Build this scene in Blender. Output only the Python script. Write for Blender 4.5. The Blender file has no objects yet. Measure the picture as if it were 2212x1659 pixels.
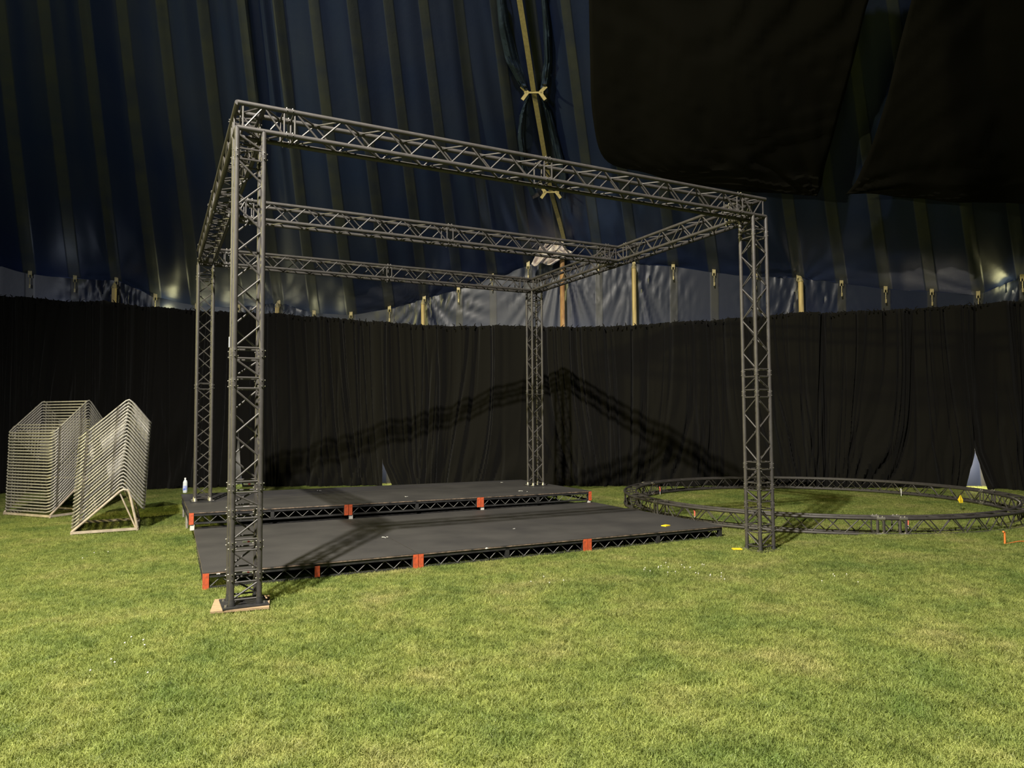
import bpy, bmesh, math, random
from mathutils import Vector, Matrix, noise
random.seed(7)
S = bpy.context.scene
COL = S.collection
R_ = math.radians

# ------------------------------------------------------------------ camera
CAM = Vector((-0.6589, -6.9733, 1.7091)); YAW, PITCH, ROLL, FPX = 0.4701, 0.048, -0.0064, 1523.4
fw = Vector((math.sin(YAW)*math.cos(PITCH), math.cos(YAW)*math.cos(PITCH), math.sin(PITCH)))
rt = Vector((math.cos(YAW), -math.sin(YAW), 0)); up = rt.cross(fw)
r2 = rt*math.cos(ROLL)+up*math.sin(ROLL); u2 = -rt*math.sin(ROLL)+up*math.cos(ROLL)
cd = bpy.data.cameras.new('camera'); cam = bpy.data.objects.new('camera', cd); COL.objects.link(cam)
M = Matrix((r2, u2, -fw)).transposed().to_4x4(); M.translation = CAM; cam.matrix_world = M
cd.sensor_fit = 'HORIZONTAL'; cd.sensor_width = 36; cd.lens = FPX/2212*36; cd.clip_start = .05; cd.clip_end = 300
S.camera = cam
# ------------------------------------------------------------------ world and lights
w = bpy.data.worlds.new('world'); S.world = w; w.use_nodes = True
w.node_tree.nodes['Background'].inputs[0].default_value = (.30, .42, .85, 1)
w.node_tree.nodes['Background'].inputs[1].default_value = .034
def lamp(name, kind, loc, col, power, target=None, size=.2, spot=None, blend=.6):
    l = bpy.data.lights.new(name, kind); l.color = col; l.energy = power
    if kind == 'AREA': l.size = size
    else: l.shadow_soft_size = size
    if spot: l.spot_size = R_(spot); l.spot_blend = blend
    o = bpy.data.objects.new(name, l); COL.objects.link(o); o.location = loc
    if target: o.rotation_euler = (Vector(target)-Vector(loc)).to_track_quat('-Z', 'Y').to_euler()
    return o
lamp('flood_light', 'SPOT', (-3.9, -6.2, 12.3), (1, .93, .80), 26500, (2.4, -.8, 0), .16, 108, .9)
lamp('side_flood_light', 'SPOT', (-14.5, 3.0, 6.6), (1, .90, .36), 10500, (-.5, 3.6, 2.4), .18, 62, .5)
lamp('roof_wash_light', 'SPOT', (-9.0, -9.0, 4.0), (.86, .90, 1), 2100, (-4, 9, 9), .5, 100, 1)
S.view_settings.view_transform = 'Standard'; S.view_settings.look = 'None'
S.view_settings.gamma = 1; S.view_settings.use_curve_mapping = False
S.view_settings.exposure = 0.0

# ------------------------------------------------------------------ helpers
def ray(u, v):
    return (r2*((u-1106)/FPX)-u2*((v-829.5)/FPX)+fw)
def on_z(u, v, z):
    d = ray(u, v); return CAM+d*((z-CAM.z)/d.z)
def sstep(a, b, x):
    t = max(0, min(1, (x-a)/(b-a))); return t*t*(3-2*t)
def gz(x, y):
    return -.03-.011*max(0, min(6.5, x))-.115*sstep(-.3, 1.1, y)*(1-.55*max(0, min(1, x/6.5)))
def interp(T, x):
    if x <= T[0][0]: return T[0][1]
    for (a, p), (b, q) in zip(T, T[1:]):
        if x <= b:
            t = (x-a)/(b-a); return p+(q-p)*t
    return T[-1][1]
class MB:
    def __init__(s): s.v = []; s.f = []; s.uv = None; s.alt = None
    def box(s, c, d, rz=0, ax=None):
        c = Vector(c); n = len(s.v)
        ex, ey, ez = ax if ax else (Vector((math.cos(rz), math.sin(rz), 0)), Vector((-math.sin(rz), math.cos(rz), 0)), Vector((0, 0, 1)))
        for k in (-1, 1):
            for j in (-1, 1):
                for i in (-1, 1): s.v.append(c+ex*(i*d[0]/2)+ey*(j*d[1]/2)+ez*(k*d[2]/2))
        for q in ((0,2,3,1),(4,5,7,6),(0,1,5,4),(2,6,7,3),(0,4,6,2),(1,3,7,5)): s.f.append([n+a for a in q])
        return s
    def bar(s, a, b, w, h, upv=(0, 0, 1)):
        a = Vector(a); b = Vector(b); x = (b-a); L = x.length; x.normalize()
        y = Vector(upv).cross(x)
        if y.length < 1e-4: y = Vector((0, 1, 0)).cross(x)
        y.normalize(); z = x.cross(y)
        return s.box((a+b)/2, (L, w, h), ax=(x, y, z))
    def tube(s, pts, r, n=8, closed=False, cap=True):
        P = [Vector(p) for p in pts]; m = len(P); base = len(s.v); prev = None
        rs = r if isinstance(r, (list, tuple)) else [r]*m
        for i, p in enumerate(P):
            a = P[i-1] if i > 0 else (P[-1] if closed else p); b = P[i+1] if i < m-1 else (P[0] if closed else p)
            t = (b-a).normalized()
            if prev is None:
                prev = t.orthogonal().normalized()
            prev = (prev-t*prev.dot(t)).normalized(); q = t.cross(prev)
            for k in range(n):
                an = 2*math.pi*k/n; s.v.append(p+(prev*math.cos(an)+q*math.sin(an))*rs[i])
        for i in range(m if closed else m-1):
            j = (i+1) % m
            for k in range(n):
                l = (k+1) % n; s.f.append([base+i*n+k, base+i*n+l, base+j*n+l, base+j*n+k])
        if cap and not closed:
            s.f.append([base+k for k in range(n)][::-1]); s.f.append([base+(m-1)*n+k for k in range(n)])
        return s
    def lathe(s, c, prof, n=16):
        c = Vector(c); base = len(s.v)
        for (r, z) in prof:
            for k in range(n): s.v.append(c+Vector((r*math.cos(2*math.pi*k/n), r*math.sin(2*math.pi*k/n), z)))
        for i in range(len(prof)-1):
            for k in range(n):
                l = (k+1) % n; s.f.append([base+i*n+k, base+i*n+l, base+(i+1)*n+l, base+(i+1)*n+k])
        s.f.append([base+k for k in range(n)][::-1]); s.f.append([base+(len(prof)-1)*n+k for k in range(n)])
        return s
    def grid(s, fn, nu, nv, uvfn=None):
        base = len(s.v)
        if uvfn: s.uv = {}
        for j in range(nv+1):
            for i in range(nu+1):
                s.v.append(Vector(fn(i/nu, j/nv)))
                if uvfn: s.uv[len(s.v)-1] = uvfn(i/nu, j/nv)
        for j in range(nv):
            for i in range(nu):
                a = base+j*(nu+1)+i; s.f.append([a, a+1, a+nu+2, a+nu+1])
        return s
    def build(s, name, m, parent=None, smooth=False, loc=None):
        me = bpy.data.meshes.new(name); me.from_pydata([tuple(v) for v in s.v], [], s.f)
        if s.uv:
            L = me.uv_layers.new(name='UVMap')
            for lp in me.loops: L.data[lp.index].uv = s.uv.get(lp.vertex_index, (0, 0))
        me.validate(); me.update()
        if smooth:
            me.polygons.foreach_set('use_smooth', [True]*len(me.polygons))
            try: me.set_sharp_from_angle(angle=R_(50))
            except Exception: pass
        me.materials.append(m)
        if s.alt:
            me.materials.append(s.alt[1])
            for p_ in me.polygons:
                if p_.index >= s.alt[0]: p_.material_index = 1
        o = bpy.data.objects.new(name, me); COL.objects.link(o)
        if parent: o.parent = parent
        if loc is not None: o.location = loc
        return o
def tag(o, label=None, cat=None, group=None, kind=None):
    if label: o['label'] = label
    if cat: o['category'] = cat
    if group: o['group'] = group
    if kind: o['kind'] = kind
    return o
def empty(name, loc, rz=0, label=None, cat=None, group=None):
    o = bpy.data.objects.new(name, None); COL.objects.link(o); o.location = loc; o.rotation_euler = (0, 0, rz)
    o.empty_display_size = .1
    return tag(o, label, cat, group)
def copy_tree(o, parent=None):
    c = o.copy(); COL.objects.link(c); c.parent = parent
    for ch in [x for x in bpy.data.objects if x.parent == o]: copy_tree(ch, c)
    return c
def ring_loc(me_builder, loc): return me_builder
# ------------------------------------------------------------------ materials
def mat(name, col, rough=.6, metal=0, spec=.5, bump=0, bscale=40, var=0, vscale=6, col2=None, stretch=None, coords='Object', sheen=0):
    m = bpy.data.materials.new(name); m.use_nodes = True; N = m.node_tree.nodes; L = m.node_tree.links
    b = N['Principled BSDF']; b.inputs['Roughness'].default_value = rough; b.inputs['Metallic'].default_value = metal
    b.inputs['Specular IOR Level'].default_value = spec
    if sheen: b.inputs['Sheen Weight'].default_value = sheen
    tc = N.new('ShaderNodeTexCoord'); src = tc.outputs[coords]
    if stretch:
        mp = N.new('ShaderNodeMapping'); mp.inputs['Scale'].default_value = stretch; L.new(src, mp.inputs[0]); src = mp.outputs[0]
    if var or col2:
        n = N.new('ShaderNodeTexNoise'); n.inputs['Scale'].default_value = vscale; n.inputs['Detail'].default_value = 6; L.new(src, n.inputs[0])
        cr = N.new('ShaderNodeValToRGB'); c2 = col2 or tuple(c*(1-var) for c in col)
        cr.color_ramp.elements[0].position = .35; cr.color_ramp.elements[1].position = .65
        cr.color_ramp.elements[0].color = (*c2, 1); cr.color_ramp.elements[1].color = (*col, 1)
        L.new(n.outputs['Fac'], cr.inputs[0]); L.new(cr.outputs[0], b.inputs['Base Color'])
    else: b.inputs['Base Color'].default_value = (*col, 1)
    if bump:
        n2 = N.new('ShaderNodeTexNoise'); n2.inputs['Scale'].default_value = bscale; n2.inputs['Detail'].default_value = 5; L.new(src, n2.inputs[0])
        bp = N.new('ShaderNodeBump'); bp.inputs['Strength'].default_value = bump; bp.inputs['Distance'].default_value = .02
        L.new(n2.outputs['Fac'], bp.inputs['Height']); L.new(bp.outputs[0], b.inputs['Normal'])
    return m
TR = mat('black_powder_coat', (.048, .044, .043), .52, 0, .5, var=.25, vscale=14)
BOLT = mat('zinc_bolt', (.55, .53, .5), .35, .9)
ORANGE = mat('orange_paint', (.62, .10, .03), .6, col2=(.33, .07, .03), vscale=25)
BLKSTEEL = mat('black_steel', (.035, .035, .037), .5, .2, var=.4, vscale=12)
WEB = mat('grey_web_steel', (.10, .10, .10), .6, .1)
WORN = mat('worn_wood_edge', (.30, .22, .16), .8, col2=(.03, .03, .03), vscale=9, stretch=(1, 1, .2))
FOOT = mat('white_foot', (.6, .58, .55), .6)
PLY = mat('plywood', (.40, .28, .17), .8, var=.35, vscale=5, stretch=(1, 8, 1))
CARD = mat('white_paper', (.75, .75, .75), .7)
REDP = mat('red_print', (.6, .05, .07), .7)
YEL = mat('yellow_plastic', (.85, .62, .02), .6)
PINK = mat('pink_plastic', (.85, .18, .13), .6)
ORP = mat('orange_plastic', (.9, .20, .04), .6)
GALV = mat('galvanised_tube', (.33, .315, .29), .42, .25, .5, var=.3, vscale=30)
GALVD = mat('dull_bracket_steel', (.20, .18, .16), .6, .3, var=.4, vscale=40)
TROL = mat('trolley_steel', (.50, .42, .34), .55, .2, var=.3, vscale=10)
WOOD = mat('timber_pole', (.55, .42, .18), .6, var=.35, vscale=10, stretch=(1, 1, .15))
RUST = mat('brown_timber_pole', (.50, .30, .12), .7, col2=(.25, .12, .05), vscale=12, stretch=(1, 1, .2))
STRAP = mat('webbing_strap', (.34, .28, .12), .8, var=.25, vscale=20)
STRAPD = mat('eave_plate_steel', (.45, .38, .2), .5, .2, var=.4, vscale=20)
# deck paint with scuffs
def deck_mat():
    m = mat('black_deck_paint', (.050, .049, .051), .62, spec=.35, bump=.15, bscale=60)
    N = m.node_tree.nodes; L = m.node_tree.links; b = N['Principled BSDF']; tc = N['Texture Coordinate']
    g = N.new('ShaderNodeNewGeometry')
    a = N.new('ShaderNodeTexNoise'); a.inputs['Scale'].default_value = 1.3; a.inputs['Detail'].default_value = 5; L.new(g.outputs['Position'], a.inputs[0])
    c = N.new('ShaderNodeValToRGB'); c.color_ramp.elements[0].color = (.036, .035, .037, 1); c.color_ramp.elements[1].color = (.060, .058, .058, 1)
    c.color_ramp.elements[0].position = .3; c.color_ramp.elements[1].position = .72; L.new(a.outputs['Fac'], c.inputs[0])
    mp = N.new('ShaderNodeMapping'); mp.inputs['Scale'].default_value = (1.2, 7, 1); L.new(g.outputs['Position'], mp.inputs[0])
    s = N.new('ShaderNodeTexNoise'); s.inputs['Scale'].default_value = 2.3; s.inputs['Detail'].default_value = 9; s.inputs['Roughness'].default_value = .75; L.new(mp.outputs[0], s.inputs[0])
    c2 = N.new('ShaderNodeValToRGB'); c2.color_ramp.elements[0].position = .70; c2.color_ramp.elements[1].position = .80
    L.new(s.outputs['Fac'], c2.inputs[0])
    mx = N.new('ShaderNodeMix'); mx.data_type = 'RGBA'; L.new(c2.outputs[0], mx.inputs[0]); L.new(c.outputs[0], mx.inputs[6]); mx.inputs[7].default_value = (.22, .20, .19, 1)
    L.new(mx.outputs[2], b.inputs['Base Color']); return m
DECK = deck_mat()
# ------------------------------------------------------------------ lawn
def grass_mat(name, blade=True):
    m = bpy.data.materials.new(name); m.use_nodes = True; N = m.node_tree.nodes; L = m.node_tree.links; b = N['Principled BSDF']
    g = N.new('ShaderNodeNewGeometry')
    n1 = N.new('ShaderNodeTexNoise'); n1.inputs['Scale'].default_value = 1.1; n1.inputs['Detail'].default_value = 5; n1.inputs['Roughness'].default_value = .6; L.new(g.outputs['Position'], n1.inputs[0])
    n2 = N.new('ShaderNodeTexNoise'); n2.inputs['Scale'].default_value = 9 if blade else 30; n2.inputs['Detail'].default_value = 3; L.new(g.outputs['Position'], n2.inputs[0])
    r1 = N.new('ShaderNodeValToRGB'); e = r1.color_ramp.elements
    e[0].position = .30; e[0].color = (.155, .235, .055, 1); e[1].position = .80; e[1].color = (.41, .40, .155, 1)
    k = r1.color_ramp.elements.new(.52); k.color = (.275, .335, .085, 1); L.new(n1.outputs['Fac'], r1.inputs[0])
    r2_ = N.new('ShaderNodeValToRGB'); e = r2_.color_ramp.elements; e[0].position = .3; e[0].color = (.55, .58, .5, 1); e[1].position = .72; e[1].color = (1.2, 1.15, 1.15, 1)
    L.new(n2.outputs['Fac'], r2_.inputs[0])
    mx = N.new('ShaderNodeMix'); mx.data_type = 'RGBA'; mx.blend_type = 'MULTIPLY'; mx.inputs[0].default_value = 1
    L.new(r1.outputs[0], mx.inputs[6]); L.new(r2_.outputs[0], mx.inputs[7])
    out = mx.outputs[2]
    if blade:
        n3 = N.new('ShaderNodeTexNoise'); n3.inputs['Scale'].default_value = 160; L.new(g.outputs['Position'], n3.inputs[0])
        r3 = N.new('ShaderNodeValToRGB'); e = r3.color_ramp.elements; e[0].position = .35; e[0].color = (.50, .56, .45, 1); e[1].position = .68; e[1].color = (1.55, 1.42, 1.8, 1)
        L.new(n3.outputs['Fac'], r3.inputs[0])
        m2 = N.new('ShaderNodeMix'); m2.data_type = 'RGBA'; m2.blend_type = 'MULTIPLY'; m2.inputs[0].default_value = 1
        L.new(out, m2.inputs[6]); L.new(r3.outputs[0], m2.inputs[7]); out = m2.outputs[2]
        b.inputs['Roughness'].default_value = .5; b.inputs['Specular IOR Level'].default_value = .3
        tr = N.new('ShaderNodeBsdfTranslucent'); L.new(out, tr.inputs[0]); ad = N.new('ShaderNodeMixShader'); ad.inputs[0].default_value = .3
        L.new(b.outputs[0], ad.inputs[1]); L.new(tr.outputs[0], ad.inputs[2]); L.new(ad.outputs[0], N['Material Output'].inputs[0])
    else:
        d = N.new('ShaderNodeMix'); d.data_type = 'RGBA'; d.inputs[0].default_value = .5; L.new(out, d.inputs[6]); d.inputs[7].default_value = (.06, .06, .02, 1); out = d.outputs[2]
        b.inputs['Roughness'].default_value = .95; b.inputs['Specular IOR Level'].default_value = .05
    L.new(out, b.inputs['Base Color']); return m
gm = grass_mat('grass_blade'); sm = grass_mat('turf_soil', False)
g = MB()
def gfn(a, b):
    x = -26+56*a; y = -14+36*b; return (x, y, gz(x, y))
g.grid(gfn, 160, 110)
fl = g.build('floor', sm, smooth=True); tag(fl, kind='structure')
def blade_tile(seed, n, size, hmin, hmax):
    rnd = random.Random(seed); v = []; f = []
    for i in range(n):
        x = rnd.uniform(-size, size)/2; y = rnd.uniform(-size, size)/2
        h = rnd.uniform(hmin, hmax)*(1.25 if rnd.random() < .07 else 1); a = rnd.uniform(0, 2*math.pi); l = rnd.gauss(.75, .35)*h
        wd = rnd.uniform(.0012, .0026); da = a+rnd.uniform(-1.2, 1.2)
        dx, dy = math.cos(a), math.sin(a); px, py = -math.sin(da)*wd, math.cos(da)*wd; b = len(v)
        v += [(x-px, y-py, -.004), (x+px, y+py, -.004), (x+dx*l*.35-px*.8, y+dy*l*.35-py*.8, h*.55), (x+dx*l*.35+px*.8, y+dy*l*.35+py*.8, h*.55), (x+dx*l, y+dy*l, h*rnd.uniform(.7, 1))]
        f += [(b, b+1, b+3, b+2), (b+2, b+3, b+4)]
    me = bpy.data.meshes.new('grass_tuft'); me.from_pydata(v, [], f); me.materials.append(gm); me.update()
    return bpy.data.objects.new('grass_tuft', me)
TS = .5
tufts = [blade_tile(k, 4200, TS*1.12, .020, .050) for k in range(4)]
tcol = bpy.data.collections.new('tufts')
for t in tufts: tcol.objects.link(t)
pts = []; rnd = random.Random(3)
for i in range(-60, 80):
    for j in range(-34, 52):
        x = i*TS+(j % 2)*.2; y = j*TS; d = Vector((x-CAM.x, y-CAM.y)); dep = d.x*math.sin(YAW)+d.y*math.cos(YAW); lat = d.x*math.cos(YAW)-d.y*math.sin(YAW)
        if dep < 1.2 or dep > 25 or abs(lat) > dep*.80+1.5: continue
        # under the decks and their plates nothing grows tall enough to see: keep only the rim
        if .2 < x < 6.7 and 1.9 < y < 4.6: continue
        pts.append((x, y, gz(x, y)))
me = bpy.data.meshes.new('grass'); me.from_pydata(pts, [], []); me.update()
gr = bpy.data.objects.new('grass', me); COL.objects.link(gr); tag(gr, 'short lawn of bright yellow-green grass covering the ground inside the tent', 'grass', kind='stuff')
ng = bpy.data.node_groups.new('scatter', 'GeometryNodeTree'); ng.interface.new_socket('Geometry', in_out='INPUT', socket_type='NodeSocketGeometry'); ng.interface.new_socket('Geometry', in_out='OUTPUT', socket_type='NodeSocketGeometry')
N = ng.nodes; L = ng.links; gi = N.new('NodeGroupInput'); go = N.new('NodeGroupOutput'); ci = N.new('GeometryNodeCollectionInfo'); ci.inputs[0].default_value = tcol
ci.inputs['Separate Children'].default_value = True; ci.inputs['Reset Children'].default_value = True
ip = N.new('GeometryNodeInstanceOnPoints'); ip.inputs['Pick Instance'].default_value = True
rv = N.new('FunctionNodeRandomValue'); rv.data_type = 'FLOAT_VECTOR'; rv.inputs[0].default_value = (0, 0, 0); rv.inputs[1].default_value = (0, 0, 6.2832)
ri = N.new('FunctionNodeRandomValue'); ri.data_type = 'INT'; ri.inputs[4].default_value = 0; ri.inputs[5].default_value = 3
L.new(gi.outputs[0], ip.inputs['Points']); L.new(ci.outputs[0], ip.inputs['Instance']); L.new(rv.outputs[0], ip.inputs['Rotation']); L.new(ri.outputs[2], ip.inputs['Instance Index']); L.new(ip.outputs[0], go.inputs[0])
md = gr.modifiers.new('scatter', 'NODES'); md.node_group = ng
gr.data.materials.append(gm)

# ------------------------------------------------------------------ tent: curtain line, wall, roof
SPL = [(-24, 7), (-19, 11.2), (-13.5, 13.9), (-8.5, 14.9), (-4, 14.75), (-.6, 14.1), (2.5, 13.1), (6, 11.2), (9.9, 8.85), (13.9, 6.15), (17.4, 3.5), (20.5, .2), (23, -4), (24, -9)]
def spl(t, off=0):
    n = len(SPL)-1; t = max(0, min(n-1e-6, t)); i = int(t); f = t-i
    P = [Vector(SPL[max(0, min(n, i+k))]) for k in (-1, 0, 1, 2)]
    p = .5*((2*P[1])+(P[2]-P[0])*f+(2*P[0]-5*P[1]+4*P[2]-P[3])*f*f+(3*P[1]-P[0]-3*P[2]+P[3])*f**3)
    d = .5*((P[2]-P[0])+2*(2*P[0]-5*P[1]+4*P[2]-P[3])*f+3*(3*P[1]-P[0]-3*P[2]+P[3])*f*f); d.normalize()
    nrm = Vector((d.y, -d.x))          # towards the inside
    return p-nrm*off, nrm
def pu(P):                              # image column of a place, used to look heights up
    d = Vector(P)-CAM; c = d.dot(fw); return 1106+FPX*d.dot(r2)/max(c, .5)
TT = [i*.01 for i in range(0, 1301)]
def col_of(off):
    T = []
    for t in TT:
        p, _ = spl(t, off); d = Vector((p.x, p.y, 3))-CAM
        if d.dot(fw) > 3: T.append((pu((p.x, p.y, 3)), t))
    return sorted(T)
T0 = col_of(0); T9 = col_of(.9)
def z_at(p, u, v):
    d = ray(u, v); k = math.hypot(p.x-CAM.x, p.y-CAM.y)/math.hypot(d.x, d.y); return CAM.z+d.z*k
VT = [(-600, 630), (0, 637), (150, 649), (250, 652), (300, 662), (450, 672), (600, 677), (700, 685), (800, 694), (930, 702), (1100, 704), (1250, 706), (1400, 700), (1550, 690), (1650, 682), (1730, 675), (1850, 672), (2000, 665), (2100, 658), (2212, 648), (2900, 600)]
VE = [(-700, 560), (-120, 590), (0, 575), (62, 592), (160, 602), (250, 606), (335, 641), (420, 660), (510, 664), (603, 655), (680, 677), (760, 680), (843, 667), (918, 645), (992, 625), (1065, 600), (1143, 574), (1217, 545), (1300, 562), (1372, 570), (1457, 576), (1545, 589), (1635, 597), (1727, 600), (1820, 611), (1915, 625), (2015, 630), (2115, 637), (2205, 600), (2300, 590), (2900, 560)]
APX = Vector((-2.3, -6.6, 16.8))
# eave points
def eave(t):
    p, n = spl(t, .9); u = pu((p.x, p.y, 4.5)); return Vector((p.x, p.y, z_at(p, u, interp(VE, u)))), n, u
def fold(a, b, s): return noise.noise(Vector((a, b, s)))
POLES = [250, 603, 918, 1217, 1372, 1727, 2205]
def roof_pt(t, h, disp=True):
    e, n, u = eave(t); P = e.lerp(APX, h)
    P.z -= 1.1*math.sin(math.pi*min(1, h*1.2))*.5
    if disp:
        c = interp(SEAM, u); near = max(0, 1-h*5)
        dz = .02*math.sin(c*2*math.pi)*sstep(0, .1, h)
        dz += .07*fold(c*2.6, h*1.5, 3)*(.3+h)
        for q in POLES:
            du = (u-q)/120.; dh = (h-.0)*14+.15; an = math.atan2(du, dh); rr = math.hypot(du, dh)
            dz += .07*fold(an*7, q*.1, 1)*math.exp(-rr*.8)
        du = (u-1217-(h*-300))/60.
        dz += .14*fold(du*2.2, h*2, 8)*math.exp(-abs(du)*.45)*sstep(.6, .05, h)
        du = (u-640)/45.; dz += .22*fold(du*2.5, h*1.2, 12)*math.exp(-du*du)*sstep(.12, .35, h)
        P.z += dz; P.x -= n.x*dz*.6; P.y -= n.y*dz*.6
    return P
SEAMU = [-640, -540, -440, -345, -250, -155, -45, 62, 160, 250, 335, 425, 515, 603, 680, 760, 843, 918, 992, 1065, 1143, 1217, 1295, 1372, 1457, 1545, 1635, 1727, 1820, 1915, 2015, 2115, 2212, 2320, 2440, 2570, 2710]
SEAM = [(u, i) for i, u in enumerate(SEAMU)]
def pvc(name, base, light, seamc, w0, rough):
    m = bpy.data.materials.new(name); m.use_nodes = True; N = m.node_tree.nodes; L = m.node_tree.links; b = N['Principled BSDF']
    uv = N.new('ShaderNodeUVMap'); sp = N.new('ShaderNodeSeparateXYZ'); L.new(uv.outputs[0], sp.inputs[0])
    def math_(op, a, c=None):
        x = N.new('ShaderNodeMath'); x.operation = op
        for i, q in enumerate((a, c)):
            if q is None: continue
            if isinstance(q, (int, float)): x.inputs[i].default_value = q
            else: L.new(q, x.inputs[i])
        return x.outputs[0]
    g = N.new('ShaderNodeNewGeometry')
    nz = N.new('ShaderNodeTexNoise'); nz.inputs['Scale'].default_value = 2.2; nz.inputs['Detail'].default_value = 6; L.new(g.outputs['Position'], nz.inputs[0])
    fr = math_('FRACT', math_('ADD', sp.outputs[0], .5)); ds = math_('ABSOLUTE', math_('SUBTRACT', fr, .5))
    mr = N.new('ShaderNodeMapRange'); mr.interpolation_type = 'SMOOTHSTEP'; L.new(ds, mr.inputs[0]); mr.inputs[1].default_value = w0+.03; mr.inputs[2].default_value = w0-.015
    fac = math_('MULTIPLY', mr.outputs[0], math_('ADD', math_('MULTIPLY', nz.outputs[0], 1.2), .15))
    n2 = N.new('ShaderNodeTexNoise'); n2.inputs['Scale'].default_value = .55; n2.inputs['Detail'].default_value = 4; L.new(g.outputs['Position'], n2.inputs[0])
    cr = N.new('ShaderNodeValToRGB'); cr.color_ramp.elements[0].position = .35; cr.color_ramp.elements[1].position = .7; cr.color_ramp.elements[0].color = (*base, 1); cr.color_ramp.elements[1].color = (*light, 1)
    L.new(n2.outputs[0], cr.inputs[0])
    mx = N.new('ShaderNodeMix'); mx.data_type = 'RGBA'; L.new(fac, mx.inputs[0]); L.new(cr.outputs[0], mx.inputs[6]); mx.inputs[7].default_value = (*seamc, 1)
    # scuffs
    n3 = N.new('ShaderNodeTexNoise'); n3.inputs['Scale'].default_value = 5; n3.inputs['Detail'].default_value = 10; n3.inputs['Roughness'].default_value = .7; L.new(g.outputs['Position'], n3.inputs[0])
    c3 = N.new('ShaderNodeValToRGB'); c3.color_ramp.elements[0].position = .68; c3.color_ramp.elements[1].position = .85; c3.color_ramp.elements[1].color = (.5, .5, .5, 1); L.new(n3.outputs[0], c3.inputs[0])
    m2 = N.new('ShaderNodeMix'); m2.data_type = 'RGBA'; L.new(c3.outputs[0], m2.inputs[0]); L.new(mx.outputs[2], m2.inputs[6]); m2.inputs[7].default_value = (.25, .24, .22, 1)
    L.new(m2.outputs[2], b.inputs['Base Color'])
    b.inputs['Roughness'].default_value = rough; b.inputs['Specular IOR Level'].default_value = .45
    bp = N.new('ShaderNodeBump'); bp.inputs['Strength'].default_value = .35 if rough > .4 else .1; bp.inputs['Distance'].default_value = .03
    hh = math_('ADD', math_('MULTIPLY', n3.outputs[0], .5), mr.outputs[0]); L.new(hh, bp.inputs['Height']); L.new(bp.outputs[0], b.inputs['Normal'])
    return m
ROOFM = pvc('blue_roof_membrane', (.010, .019, .062), (.018, .026, .062), (.047, .052, .050), .13, .42)
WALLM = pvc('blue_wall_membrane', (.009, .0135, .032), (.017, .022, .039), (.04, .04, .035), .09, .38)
def t_of(u):
    return interp(T9, u)
tA, tB = .6, 12.6
g = MB(); NU = 760; NV = 60
def rf(a, b):
    return roof_pt(tA+(tB-tA)*a, .86*b**1.35)
def ruv(a, b):
    u = eave(tA+(tB-tA)*a)[2]; return (interp(SEAM, u), b)
ce = {}
_e = eave
def eave(t):
    k = round(t, 5)
    if k not in ce: ce[k] = _e(t)
    return ce[k]
g.grid(rf, NU, NV, ruv)
ROOF = g.build('ceiling', ROOFM, smooth=True); tag(ROOF, kind='structure')
# sloping roof behind the camera closes the tent
g = MB(); Cc = Vector((-1, -4, 0))
def back(a, b):
    an = R_(165)+R_(215)*a
    e = Vector((-2+24*math.cos(an), -4+20*math.sin(an), 5))
    return e.lerp(APX, .86*b)
g.grid(back, 60, 12, lambda a, b: (a*60, b)); o = g.build('ceiling', ROOFM, smooth=True); tag(o, kind='structure')
g = MB()
def wf(a, b):
    t = tA+(tB-tA)*a; e, n, u = eave(t); zb = -.12; z = zb+(e.z-zb)*b
    dep = .12*b*(1-b)*4*-1
    for q in (min(POLES, key=lambda q_: abs(q_-u)),):
        du = (u-q)/100.; dh = (e.z-z)/1.25+.12; an = math.atan2(du, dh); rr = math.hypot(du, dh)
        wt = math.exp(-rr*.9)*min(1, rr*3)*sstep(1.6, .9, abs(du)/1.0 if abs(du) < 3 else 3)
        dep += (.10*fold(an*11, q*.07, 5)+.08*fold(an*26, q*.07, 9))*wt
    return (e.x+n.x*dep, e.y+n.y*dep, z)
g.grid(wf, 1000, 44, lambda a, b: (interp(SEAM, eave(tA+(tB-tA)*a)[2])+.0, b))
o = g.build('wall_back', WALLM, smooth=True); tag(o, kind='structure')
g = MB()
def bwall(a, b):
    an = R_(165)+R_(215)*a; return (-2+24*math.cos(an), -4+20*math.sin(an), -.1+5.1*b)
g.grid(bwall, 60, 4, lambda a, b: (a*60, b)); o = g.build('wall_front', WALLM, smooth=True); tag(o, kind='structure')
def roof_hit(u, v, off=0):
    d = ray(u, v); best = None
    d.normalize(); lo = 4; step = .08
    # nearest roof sample along the ray
    k = lo
    while k < 26:
        P = CAM+d*k
        # radial lookup about apex
        ax = Vector((P.x-APX.x, P.y-APX.y)); 
        t = ang_lookup(math.atan2(ax.y, ax.x)); e, n, uu = eave(t)
        h = 1-ax.length/math.hypot(e.x-APX.x, e.y-APX.y)
        if h >= 0:
            z = e.z+(APX.z-e.z)*h-.55*math.sin(math.pi*min(1, h*1.2))
            if P.z > z: return P-d*off
        elif h < 0: return P-d*off
        k += step
    return P
ANG = []
for i in range(0, 301):
    t = tA+(tB-tA)*i/300; e = eave(round(t, 5))[0]; ANG.append((-math.atan2(e.y-APX.y, e.x-APX.x), t))
ANG.sort()
def ang_lookup(a): return round(interp(ANG, -a), 2)

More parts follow.
